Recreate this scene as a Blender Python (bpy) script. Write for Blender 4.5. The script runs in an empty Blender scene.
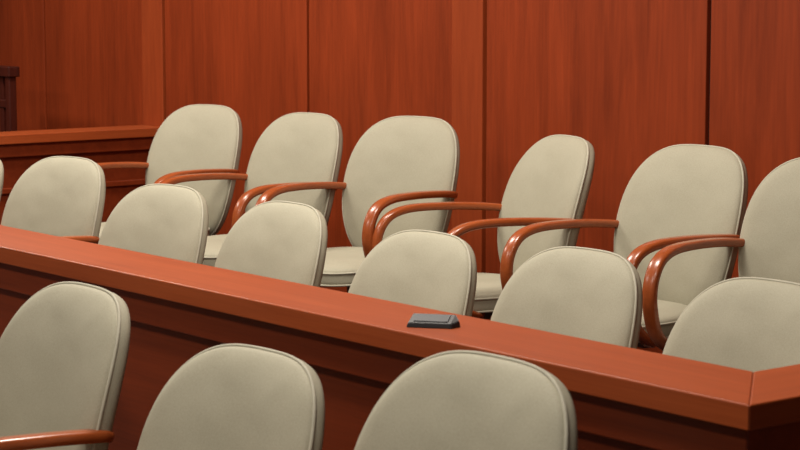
import bpy, bmesh, math, random
from mathutils import Vector, Matrix
random.seed(3)
scene = bpy.context.scene
scene.view_settings.view_transform = 'Standard'
scene.view_settings.look = 'None'

F = 2050.0
CT, ST = 0.784, 0.621
EYE = 1.57

def ux(u, y):
    """world x of image column u on the vertical plane y"""
    t = (u - 400) / F
    b = y / (ST + CT * t)
    return -CT * b + ST * t * b

# ---------------------------------------------------------------- materials
def new_mat(name):
    m = bpy.data.materials.new(name); m.use_nodes = True
    nt = m.node_tree
    return m, nt, nt.nodes, nt.links, nt.nodes['Principled BSDF']

def wood(name, dark, light, scale, rough=0.35, bump=0.02, coat=0.1, spec=0.3):
    m, nt, N, L, B = new_mat(name)
    tc = N.new('ShaderNodeTexCoord'); mp = N.new('ShaderNodeMapping')
    mp.inputs['Scale'].default_value = scale
    L.new(tc.outputs['Object'], mp.inputs['Vector'])
    n1 = N.new('ShaderNodeTexNoise'); n1.inputs['Scale'].default_value = 1.0
    n1.inputs['Detail'].default_value = 8; n1.inputs['Roughness'].default_value = 0.7
    n1.inputs['Distortion'].default_value = 0.6
    L.new(mp.outputs[0], n1.inputs['Vector'])
    n2 = N.new('ShaderNodeTexNoise'); n2.inputs['Scale'].default_value = 0.9
    n2.inputs['Detail'].default_value = 2
    L.new(tc.outputs['Object'], n2.inputs['Vector'])
    # fine pores along the grain
    mp3 = N.new('ShaderNodeMapping'); mp3.inputs['Scale'].default_value = tuple(s*9 if s > 2 else s*4 for s in scale)
    L.new(tc.outputs['Object'], mp3.inputs['Vector'])
    n3 = N.new('ShaderNodeTexNoise'); n3.inputs['Scale'].default_value = 1.0; n3.inputs['Detail'].default_value = 2
    L.new(mp3.outputs[0], n3.inputs['Vector'])
    mx = N.new('ShaderNodeMath'); mx.operation = 'MULTIPLY_ADD'
    L.new(n2.outputs['Fac'], mx.inputs[0]); mx.inputs[1].default_value = 0.5
    L.new(n1.outputs['Fac'], mx.inputs[2])
    mx2 = N.new('ShaderNodeMath'); mx2.operation = 'MULTIPLY_ADD'
    L.new(n3.outputs['Fac'], mx2.inputs[0]); mx2.inputs[1].default_value = 0.35
    L.new(mx.outputs[0], mx2.inputs[2])
    r = N.new('ShaderNodeValToRGB')
    sub = N.new('ShaderNodeMath'); sub.operation = 'SUBTRACT'; sub.inputs[1].default_value = 0.175
    L.new(mx2.outputs[0], sub.inputs[0])
    r.color_ramp.elements[0].position = 0.48; r.color_ramp.elements[0].color = (*dark, 1)
    r.color_ramp.elements[1].position = 1.0; r.color_ramp.elements[1].color = (*light, 1)
    L.new(sub.outputs[0], r.inputs[0]); L.new(r.outputs[0], B.inputs['Base Color'])
    B.inputs['Roughness'].default_value = rough
    B.inputs['Specular IOR Level'].default_value = spec
    B.inputs['Coat Weight'].default_value = coat
    B.inputs['Coat Roughness'].default_value = 0.2
    bp = N.new('ShaderNodeBump'); bp.inputs['Strength'].default_value = bump
    bp.inputs['Distance'].default_value = 0.01
    L.new(n1.outputs['Fac'], bp.inputs['Height']); L.new(bp.outputs[0], B.inputs['Normal'])
    return m

def fabric(name, c1, c2):
    m, nt, N, L, B = new_mat(name)
    tc = N.new('ShaderNodeTexCoord')
    n = N.new('ShaderNodeTexNoise'); n.inputs['Scale'].default_value = 330; n.inputs['Detail'].default_value = 3
    n2 = N.new('ShaderNodeTexNoise'); n2.inputs['Scale'].default_value = 5
    L.new(tc.outputs['Object'], n.inputs['Vector']); L.new(tc.outputs['Object'], n2.inputs['Vector'])
    a = N.new('ShaderNodeMath'); a.operation = 'MULTIPLY_ADD'
    L.new(n2.outputs['Fac'], a.inputs[0]); a.inputs[1].default_value = 0.5
    L.new(n.outputs['Fac'], a.inputs[2])
    r = N.new('ShaderNodeValToRGB')
    r.color_ramp.elements[0].position = 0.45; r.color_ramp.elements[0].color = (*c1, 1)
    r.color_ramp.elements[1].position = 1.05; r.color_ramp.elements[1].color = (*c2, 1)
    L.new(a.outputs[0], r.inputs[0]); L.new(r.outputs[0], B.inputs['Base Color'])
    B.inputs['Roughness'].default_value = 0.7
    B.inputs['Specular IOR Level'].default_value = 0.3
    # fine weave plus very soft upholstery undulation
    n3 = N.new('ShaderNodeTexNoise'); n3.inputs['Scale'].default_value = 9; n3.inputs['Detail'].default_value = 1
    L.new(tc.outputs['Object'], n3.inputs['Vector'])
    b0 = N.new('ShaderNodeBump'); b0.inputs['Strength'].default_value = 0.45; b0.inputs['Distance'].default_value = 0.014
    L.new(n3.outputs['Fac'], b0.inputs['Height'])
    bp = N.new('ShaderNodeBump'); bp.inputs['Strength'].default_value = 0.15; bp.inputs['Distance'].default_value = 0.001
    L.new(n.outputs['Fac'], bp.inputs['Height']); L.new(b0.outputs[0], bp.inputs['Normal'])
    L.new(bp.outputs[0], B.inputs['Normal'])
    return m

def plain(name, c, rough=0.6, metal=0.0, var=0.15):
    m, nt, N, L, B = new_mat(name)
    tc = N.new('ShaderNodeTexCoord'); n = N.new('ShaderNodeTexNoise'); n.inputs['Scale'].default_value = 30
    L.new(tc.outputs['Object'], n.inputs['Vector'])
    r = N.new('ShaderNodeValToRGB')
    r.color_ramp.elements[0].color = tuple(x * (1 - var) for x in c) + (1,)
    r.color_ramp.elements[1].color = tuple(min(1, x * (1 + var)) for x in c) + (1,)
    L.new(n.outputs['Fac'], r.inputs[0]); L.new(r.outputs[0], B.inputs['Base Color'])
    B.inputs['Roughness'].default_value = rough; B.inputs['Metallic'].default_value = metal
    return m

M_wall = wood('cherry_panel_wood', (0.155, 0.022, 0.0052), (0.31, 0.046, 0.011), (9, 9, 0.9), 0.38, 0.02)
M_wall2 = wood('cherry_stile_wood', (0.22, 0.034, 0.009), (0.35, 0.060, 0.015), (9, 9, 0.9), 0.38, 0.02)
M_groove = plain('groove_dark', (0.03, 0.005, 0.002), 0.7)
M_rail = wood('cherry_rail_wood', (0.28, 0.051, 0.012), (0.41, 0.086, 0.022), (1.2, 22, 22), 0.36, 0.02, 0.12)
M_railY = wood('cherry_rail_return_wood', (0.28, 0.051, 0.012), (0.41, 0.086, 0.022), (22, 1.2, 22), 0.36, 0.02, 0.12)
M_apron_shaded = wood('cherry_shaded_apron_wood', (0.155, 0.023, 0.006), (0.25, 0.039, 0.009), (1.2, 22, 22), 0.4, 0.02)  # rail cherry made darker, shade under the cap put into the colour
M_arm = wood('bentwood_arm', (0.25, 0.052, 0.012), (0.38, 0.087, 0.022), (30, 5, 30), 0.27, 0.01, 0.2, 0.45)
M_darkwood = wood('dark_wood', (0.035, 0.006, 0.004), (0.07, 0.012, 0.006), (20, 20, 2), 0.4)
M_fab = fabric('khaki_fabric', (0.325, 0.302, 0.224), (0.395, 0.370, 0.282))
M_pipe = plain('khaki_piping', (0.42, 0.395, 0.31), 0.7)
M_black = plain('black_plastic', (0.012, 0.012, 0.014), 0.5)
M_grey = plain('grey_plastic', (0.030, 0.032, 0.038), 0.55)
M_metal = plain('dark_metal', (0.08, 0.08, 0.08), 0.35, 0.8)
M_floor = plain('carpet', (0.08, 0.045, 0.035), 0.95, 0, 0.3)
M_ceil = plain('ceiling_paint', (0.75, 0.72, 0.66), 0.9, 0, 0.03)

# ---------------------------------------------------------------- helpers
def obj_from_bm(bm, name, mats, smooth=True, parent=None):
    bmesh.ops.recalc_face_normals(bm, faces=bm.faces)
    me = bpy.data.meshes.new(name); bm.to_mesh(me); bm.free()
    for m in mats: me.materials.append(m)
    if smooth:
        for p in me.polygons: p.use_smooth = True
    ob = bpy.data.objects.new(name, me); scene.collection.objects.link(ob)
    if parent: ob.parent = parent
    return ob

def add_box(bm, x0, x1, y0, y1, z0, z1, mi=0, bevel=0.0):
    vs = [bm.verts.new((x, y, z)) for x in (x0, x1) for y in (y0, y1) for z in (z0, z1)]
    idx = [(0,1,3,2),(4,6,7,5),(0,4,5,1),(2,3,7,6),(0,2,6,4),(1,5,7,3)]
    fs = []
    for f in idx:
        fc = bm.faces.new([vs[i] for i in f]); fc.material_index = mi; fs.append(fc)
    if bevel > 0:
        es = list({e for f in fs for e in f.edges})
        r = bmesh.ops.bevel(bm, geom=es, offset=bevel, segments=3, profile=0.5, affect='EDGES')
        for f in r['faces']: f.material_index = mi

def box(name, x0, x1, y0, y1, z0, z1, mat, bevel=0.0, parent=None):
    bm = bmesh.new(); add_box(bm, x0, x1, y0, y1, z0, z1, 0, bevel)
    return obj_from_bm(bm, name, [mat], False, parent)

def empty(name, loc=(0,0,0)):
    e = bpy.data.objects.new(name, None); e.empty_display_size = 0.2
    e.location = loc; scene.collection.objects.link(e); return e

def cushion(bm, outline, mapf, th_f, band_f, band_b, th_b, mi=0, pf=5, pb=4):
    n = len(outline)
    ca = sum(p[0] for p in outline)/n; cc = sum(p[1] for p in outline)/n
    S = [0.05, 0.2, 0.4, 0.6, 0.75, 0.86, 0.93, 0.97, 0.99, 1.0]
    rings = []
    for s in S: rings.append((s, -band_f - th_f * math.sqrt(max(0, 1 - s**pf))))
    for k in range(1, 3): rings.append((1.0 , -band_f + (band_f + band_b) * k / 3))
    for s in reversed(S): rings.append((s, band_b + th_b * math.sqrt(max(0, 1 - s**pb))))
    vr = []
    for s, w in rings:
        vr.append([bm.verts.new(mapf(ca + (a-ca)*s, cc + (c-cc)*s, w)) for a, c in outline])
    for i in range(len(vr)-1):
        for j in range(n):
            f = bm.faces.new((vr[i][j], vr[i][(j+1)%n], vr[i+1][(j+1)%n], vr[i+1][j])); f.material_index = mi
    bm.faces.new(vr[0]).material_index = mi; bm.faces.new(vr[-1]).material_index = mi

def tube(bm, pts, r, closed=False, seg=8, mi=0):
    n = len(pts); pts = [Vector(p) for p in pts]; rings = []
    for i in range(n):
        t = (pts[(i+1) % n] - pts[i-1]) if closed or 0 < i < n-1 else (pts[1]-pts[0] if i == 0 else pts[-1]-pts[-2])
        t.normalize()
        up = Vector((0,0,1)) if abs(t.z) < 0.9 else Vector((0,1,0))
        s = t.cross(up).normalized(); u2 = s.cross(t)
        rings.append([bm.verts.new(pts[i] + r*(math.cos(2*math.pi*k/seg)*s + math.sin(2*math.pi*k/seg)*u2)) for k in range(seg)])
    m = n if closed else n-1
    for i in range(m):
        A = rings[i]; Bq = rings[(i+1) % n]
        best = min(range(seg), key=lambda o: (A[0].co - Bq[o].co).length)
        d = 1 if (A[1].co - Bq[(best+1)%seg].co).length < (A[1].co - Bq[(best-1)%seg].co).length else -1
        for k in range(seg):
            try:
                f = bm.faces.new((A[k], A[(k+1)%seg], Bq[(best+d*(k+1))%seg], Bq[(best+d*k)%seg])); f.material_index = mi
            except ValueError: pass
    if not closed:
        for R in (rings[0], rings[-1]):
            bm.faces.new(R).material_index = mi

def catmull(P, k=8):
    P = [Vector(p) for p in P]; out = []
    Q = [P[0]*2-P[1]] + P + [P[-1]*2-P[-2]]
    for i in range(1, len(Q)-2):
        for j in range(k):
            t = j/k
            out.append(0.5*((2*Q[i]) + (-Q[i-1]+Q[i+1])*t + (2*Q[i-1]-5*Q[i]+4*Q[i+1]-Q[i+2])*t*t + (-Q[i-1]+3*Q[i]-3*Q[i+1]+Q[i+2])*t**3))
    out.append(P[-1]); return out

def sweep_flat(bm, P, w, h, side=Vector((1,0,0)), mi=0, seg=16):
    pts = catmull(P, 8); n = len(pts); rings = []
    for i, p in enumerate(pts):
        t = (pts[min(i+1, n-1)] - pts[max(i-1, 0)]).normalized()
        s = (side - t*side.dot(t)).normalized(); u2 = t.cross(s)
        ring = []
        for k in range(seg):
            a = 2*math.pi*k/seg
            ca, sa = math.cos(a), math.sin(a)
            e = 2/3.2
            ring.append(bm.verts.new(p + s*(w/2)*math.copysign(abs(ca)**e, ca) + u2*(h/2)*math.copysign(abs(sa)**e, sa)))
        rings.append(ring)
    for i in range(n-1):
        for k in range(seg):
            bm.faces.new((rings[i][k], rings[i][(k+1)%seg], rings[i+1][(k+1)%seg], rings[i+1][k])).material_index = mi
    bm.faces.new(rings[0]).material_index = mi; bm.faces.new(rings[-1]).material_index = mi

def cyl(bm, c, r, h, axis='Z', seg=20, r2=None):
    rot = {'Z': Matrix.Identity(4), 'X': Matrix.Rotation(math.pi/2, 4, 'Y'), 'Y': Matrix.Rotation(math.pi/2, 4, 'X')}[axis]
    bmesh.ops.create_cone(bm, cap_ends=True, segments=seg, radius1=r, radius2=r if r2 is None else r2, depth=h,
                          matrix=Matrix.Translation(c) @ rot)

# ---------------------------------------------------------------- chair meshes (facing -Y)
def superell(n, a, c, ex):
    out = []
    for i in range(n):
        t = 2*math.pi*i/n; ct, st = math.cos(t), math.sin(t)
        out.append((a*math.copysign(abs(ct)**(2/ex), ct), c*math.copysign(abs(st)**(2/ex), st)))
    return out

def resample(pts, n):
    P = [Vector(p) for p in pts]; m = len(P)
    L = [0]
    for i in range(m): L.append(L[-1] + (P[(i+1)%m]-P[i]).length)
    out = []; j = 0
    for k in range(n):
        d = L[-1]*k/n
        while L[j+1] < d: j += 1
        t = (d-L[j])/max(1e-9, L[j+1]-L[j])
        q = P[j].lerp(P[(j+1)%m], t); out.append((q.x, q.y))
    return out

def back_outline():
    o = []
    for a, c in resample(superell(600, 0.244, 0.266, 3.9), 120):
        q = c/0.266
        f = 1 - 0.12*((q-0.1)/0.9)**2 if q > 0.1 else 1 - 0.28*((0.1-q)/1.1)**1.8
        o.append((a*f, c - 0.006*(a/0.25)**2*max(0, q)))
    return o
def back_map(a, c, w):
    z = 0.655 + c
    y = 0.203 + (z-0.45)*0.265 - 0.55*a*a + 0.03*((c-0.02)/0.26)**2
    return (a, y + w, z - w*0.25)
def seat_map(a, c, w):
    z = 0.425 - w - 0.35*max(0, -c-0.12)**2*1.6
    return (a*(1.0 - 0.06*max(0, c/0.24)), c - 0.045, z)

bm = bmesh.new()
bo = back_outline()
cushion(bm, bo, back_map, 0.032, 0.008, 0.010, 0.034, 0, 4.5, 5)
tube(bm, [back_map(a*1.003, c*1.003, -0.008) for a, c in bo], 0.0035, True, 8, 1)
o = obj_from_bm(bm, 'tmp_back', [M_fab, M_pipe]); ME_back = o.data; bpy.data.objects.remove(o)

bm = bmesh.new()
so = resample(superell(400, 0.226, 0.245, 3.2), 90)
cushion(bm, so, seat_map, 0.030, 0.018, 0.022, 0.012, 0)
tube(bm, [seat_map(a*1.003, c*1.003, -0.018) for a, c in so], 0.0035, True, 8, 1)
tube(bm, [seat_map(a*1.003, c*1.003, 0.022) for a, c in so], 0.0035, True, 8, 1)
o = obj_from_bm(bm, 'tmp_seat', [M_fab, M_pipe]); ME_seat = o.data; bpy.data.objects.remove(o)

ME_arms = []
for sg in (-1, 1):
    bm = bmesh.new()
    P = [(0.205,0.258,0.661),(0.238,0.226,0.670),(0.254,0.12,0.680),(0.256,-0.02,0.685),(0.253,-0.13,0.680),
         (0.250,-0.198,0.655),(0.249,-0.234,0.60),(0.249,-0.236,0.53),(0.250,-0.20,0.45),(0.235,-0.13,0.400),(0.17,-0.07,0.388)]
    sweep_flat(bm, [(sg*x, y, z) for x, y, z in P], 0.043, 0.026)
    o = obj_from_bm(bm, 'tmp_arm', [M_arm]); ME_arms.append(o.data); bpy.data.objects.remove(o)

bm = bmesh.new()
cyl(bm, (0, 0, 0.378), 0.11, 0.022, 'Z', 24)
add_box(bm, -0.19, 0.19, -0.10, -0.04, 0.372, 0.392)
sweep_flat(bm, [(0,0.08,0.378),(0,0.19,0.372),(0,0.268,0.40),(0,0.290,0.47),(0,0.300,0.56)], 0.09, 0.012)
cyl(bm, (0, 0, 0.33), 0.035, 0.10, 'Z', 20)
o = obj_from_bm(bm, 'tmp_mech', [M_metal], False); ME_mech = o.data; bpy.data.objects.remove(o)

bm = bmesh.new()
cyl(bm, (0, 0, 0.225), 0.025, 0.27, 'Z', 20)
cyl(bm, (0, 0, 0.10), 0.045, 0.07, 'Z', 20)
for k in range(5):
    a = 2*math.pi*k/5 + 0.3; c, s = math.cos(a), math.sin(a)
    sweep_flat(bm, [(0.02*c,0.02*s,0.105),(0.14*c,0.14*s,0.092),(0.245*c,0.245*s,0.066)], 0.04, 0.024, Vector((-s, c, 0)))
    m = Matrix.Translation((0.235*c, 0.235*s, 0.027)) @ Matrix.Rotation(a, 4, 'Z') @ Matrix.Rotation(math.pi/2, 4, 'X')
    bmesh.ops.create_cone(bm, cap_ends=True, segments=18, radius1=0.027, radius2=0.027, depth=0.036, matrix=m)
    cyl(bm, (0.235*c, 0.235*s, 0.052), 0.008, 0.03)
o = obj_from_bm(bm, 'tmp_base', [M_black], False); ME_base = o.data; bpy.data.objects.remove(o)

def chair(px, py, floor, phi, dz=0.0):
    e = empty('jury_chair', (px, py, floor)); e.rotation_euler = (0, 0, math.radians(phi))
    for nm, me in (('backrest', ME_back), ('seat', ME_seat), ('armrest_a', ME_arms[0]), ('armrest_b', ME_arms[1]),
                   ('seat_mechanism', ME_mech), ('star_base', ME_base)):
        ob = bpy.data.objects.new(nm, me); scene.collection.objects.link(ob); ob.parent = e
        if nm != 'star_base': ob.location.z = dz
    return e

OFF = 0.27
def place(u, yrow, floor, phi, dz=0.0):
    p = math.radians(phi); py = yrow - OFF
    yb = py + OFF*math.cos(p); xb = ux(u, yb)
    return chair(xb + OFF*math.sin(p), py, floor, phi, dz)

TIER = 0.16
for u, phi, dz in [(193,13,0.0),(293,6,0.0),(401,13,0.02),(546,-14,-0.004),(683,1,0.0),(823,11,0.0)]:
    place(u, 4.53, TIER, phi, dz)
for u, phi, dz in [(-43,3,0.03),(50,10,0.06),(149,8,0.012),(267,1,0.01),(409,1,-0.015),(566,1,0.0),(754,1,-0.01)]:
    place(u, 3.40, 0.0, phi, dz)
for u, phi, dz in [(-75,0,0.02),(49,-1,0.035),(225,3,-0.008),(461,0,0.070)]:
    place(u, 2.00, 0.0, phi, dz)

# ---------------------------------------------------------------- room
YW = 4.95
bm = bmesh.new()
add_box(bm, -14, 3.5, -3.5, YW+0.1, -0.1, 0.0, 0)
add_box(bm, -7.95, -2.26, 3.75, YW-0.006, -0.05, TIER, 0, 0.005)   # raised rear tier of the jury box
obj_from_bm(bm, 'floor', [M_floor], False)
bm = bmesh.new()
add_box(bm, -14, 3.5, YW+0.018, YW+0.12, 0, 3.4, 1)
S = 1.12; X0 = -9.13
G = 0.009
for n in range(-5, 12):
    a = X0 + n*S; b = a + S
    a2 = max(a, -14); b2 = min(b, 3.5)
    if b2 - a2 < 0.05: continue
    if n % 2 == 0:   # panel ending in a narrow stile
        add_box(bm, a2+G, b2-0.19, YW, YW+0.02, 0.0, 3.4, 0, 0.002)
        add_box(bm, b2-0.187, b2-G, YW-0.004, YW+0.02, 0.0, 3.4, 2, 0.003)
    else:
        add_box(bm, a2+G, b2-G, YW, YW+0.02, 0.0, 3.4, 0, 0.003)
obj_from_bm(bm, 'wall_back', [M_wall, M_groove, M_wall2], False)
box('wall_left', -14.1, -14, -3.5, YW+0.1, 0, 3.4, M_wall)
box('ceiling', -14, 3.5, -3.5, YW+0.1, 3.4, 3.5, M_ceil)

# ---------------------------------------------------------------- railing
RT = 0.93
YF, YB = 2.34, 2.555
XO, XI = -2.10, -2.285
XL0, XL1 = -8.20, -8.0
rail = empty('jury_box_railing')
def prism(name, poly, z0, z1, mat, bev=0.006):
    bm = bmesh.new()
    lo = [bm.verts.new((x, y, z0)) for x, y in poly]; hi = [bm.verts.new((x, y, z1)) for x, y in poly]
    n = len(poly)
    for i in range(n): bm.faces.new((lo[i], lo[(i+1)%n], hi[(i+1)%n], hi[i]))
    bm.faces.new(lo); bm.faces.new(hi)
    if bev: bmesh.ops.bevel(bm, geom=[e for e in bm.edges], offset=bev, segments=3, profile=0.5, affect='EDGES')
    return obj_from_bm(bm, name, [mat], False, rail)
YE = YW-0.006
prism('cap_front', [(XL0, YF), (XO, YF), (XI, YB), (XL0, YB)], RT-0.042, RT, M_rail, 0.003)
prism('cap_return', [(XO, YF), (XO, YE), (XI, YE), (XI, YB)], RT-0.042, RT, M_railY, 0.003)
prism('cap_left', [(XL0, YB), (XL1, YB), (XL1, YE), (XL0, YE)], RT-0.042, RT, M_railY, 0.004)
def pbox(nm, *a, mat=M_apron_shaded, bev=0.004):
    return box(nm, *a, mat, bev, rail)
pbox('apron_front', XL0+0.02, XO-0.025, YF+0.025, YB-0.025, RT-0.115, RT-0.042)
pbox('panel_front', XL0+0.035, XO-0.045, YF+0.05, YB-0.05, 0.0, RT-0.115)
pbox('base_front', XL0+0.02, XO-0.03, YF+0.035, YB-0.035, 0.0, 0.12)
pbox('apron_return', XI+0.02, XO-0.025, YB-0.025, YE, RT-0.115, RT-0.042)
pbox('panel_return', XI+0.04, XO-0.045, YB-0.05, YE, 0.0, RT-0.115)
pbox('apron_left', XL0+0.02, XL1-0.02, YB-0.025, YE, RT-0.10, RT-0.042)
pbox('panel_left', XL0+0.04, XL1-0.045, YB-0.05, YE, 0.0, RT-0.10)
pbox('moulding_left', XL0+0.035, XL1-0.03, YB-0.05, YE, RT-0.26, RT-0.235)

# ---------------------------------------------------------------- boundary microphone on the cap
mic = empty('boundary_microphone', (ux(430, 2.425), 2.425, RT)); mic.rotation_euler = (0, 0, math.radians(38))
bm = bmesh.new()
poly = [(-0.048,-0.026),(0.040,-0.026),(0.052,0.0),(0.040,0.026),(-0.048,0.026)]
hz = [0.009, 0.009, 0.012, 0.020, 0.020]
lo = [bm.verts.new((x, y, 0)) for x, y in poly]
hi = [bm.verts.new((x*0.94, y*0.9, h)) for (x, y), h in zip(poly, hz)]
n = len(poly)
for i in range(n): bm.faces.new((lo[i], lo[(i+1)%n], hi[(i+1)%n], hi[i]))
bm.faces.new(lo); bm.faces.new(hi).material_index = 0
bmesh.ops.bevel(bm, geom=list(bm.edges), offset=0.0012, segments=2, affect='EDGES')
obj_from_bm(bm, 'body', [M_black], False, mic)
bm = bmesh.new(); add_box(bm, -0.036, 0.030, -0.017, 0.017, -0.001, 0.0012, 0, 0.0005)
g = obj_from_bm(bm, 'grille', [M_grey], False, mic)
g.location = (0, 0, 0.0150); g.rotation_euler = (math.atan2(0.011, 0.047), 0, 0)

# ---------------------------------------------------------------- dark wooden chair beyond the partition
yc = 4.55
wc = empty('wooden_armchair', (ux(-25, yc) , yc, 0.0))
def wb(nm, *a, bev=0.006): return box(nm, *a, M_darkwood, bev, wc)
H = 1.19
wb('seat', -0.25, 0.25, -0.42, 0.05, 0.43, 0.48)
for i, (x, y) in enumerate([(-0.23,-0.4),(0.23,-0.4)]): wb('front_leg_%d' % (i+1), x-0.022, x+0.022, y-0.02, y+0.025, 0, 0.70)
for i, x in enumerate([-0.23, 0.23]): wb('back_post_%d' % (i+1), x-0.022, x+0.022, 0.03, 0.07, 0, H-0.03)
wb('top_rail', -0.27, 0.27, 0.02, 0.08, H-0.05, H)
wb('mid_rail', -0.22, 0.22, 0.035, 0.065, H-0.20, H-0.16)
for i in range(5): wb('slat_%d' % (i+1), -0.19+i*0.08, -0.15+i*0.08, 0.04, 0.06, 0.48, H-0.05, bev=0.002)
for i, x in enumerate([-0.23, 0.23]): wb('arm_%d' % (i+1), x-0.03, x+0.03, -0.44, 0.06, 0.69, 0.72)

# ---------------------------------------------------------------- lights
def em(name, col, s):
    m = bpy.data.materials.new(name); m.use_nodes = True; N = m.node_tree.nodes
    N.clear(); e = N.new('ShaderNodeEmission'); o = N.new('ShaderNodeOutputMaterial')
    e.inputs[0].default_value = (*col, 1); e.inputs[1].default_value = s
    m.node_tree.links.new(e.outputs[0], o.inputs[0]); return m
M_em = em('light_diffuser', (1.0, 0.88, 0.70), 2.0)
def area(x, y, sx, sy, power, z=3.36):
    e = empty('ceiling_light', (x, y, 3.4))
    f = box('frame', -sx/2-0.03, sx/2+0.03, -sy/2-0.03, sy/2+0.03, -0.02, -0.0, M_ceil, 0, e)
    d = box('diffuser', -sx/2, sx/2, -sy/2, sy/2, -0.026, -0.019, M_em, 0, e)
    l = bpy.data.lights.new('lamp', 'AREA'); l.shape = 'RECTANGLE'; l.size = sx; l.size_y = sy
    l.energy = power; l.color = (1.0, 0.93, 0.82)
    o = bpy.data.objects.new('lamp', l); scene.collection.objects.link(o); o.parent = e; o.location = (0, 0, -0.04)
area(-7.2, 3.3, 0.9, 0.5, 88)
area(-4.6, 3.2, 0.9, 0.5, 83)
area(-2.6, 1.5, 0.9, 0.5, 48)
area(-7.6, -0.3, 0.9, 0.5, 55)
area(-4.2, -0.5, 0.9, 0.5, 45)
area(-10.5, 2.0, 0.9, 0.5, 70)

w = bpy.data.worlds.new('World'); scene.world = w; w.use_nodes = True
w.node_tree.nodes['Background'].inputs[0].default_value = (1.0, 0.95, 0.88, 1)
w.node_tree.nodes['Background'].inputs[1].default_value = 0.12

# ---------------------------------------------------------------- camera
cam = bpy.data.cameras.new('Camera'); co = bpy.data.objects.new('Camera', cam); scene.collection.objects.link(co)
co.location = (0, 0, EYE)
co.rotation_euler = (math.radians(90-6.65), 0, math.asin(CT) + math.radians(0.11))
cam.sensor_width = 36; cam.lens = F/800*36
cam.clip_start = 0.05
cam.dof.use_dof = True; cam.dof.focus_distance = 5.8; cam.dof.aperture_fstop = 13
scene.camera = co
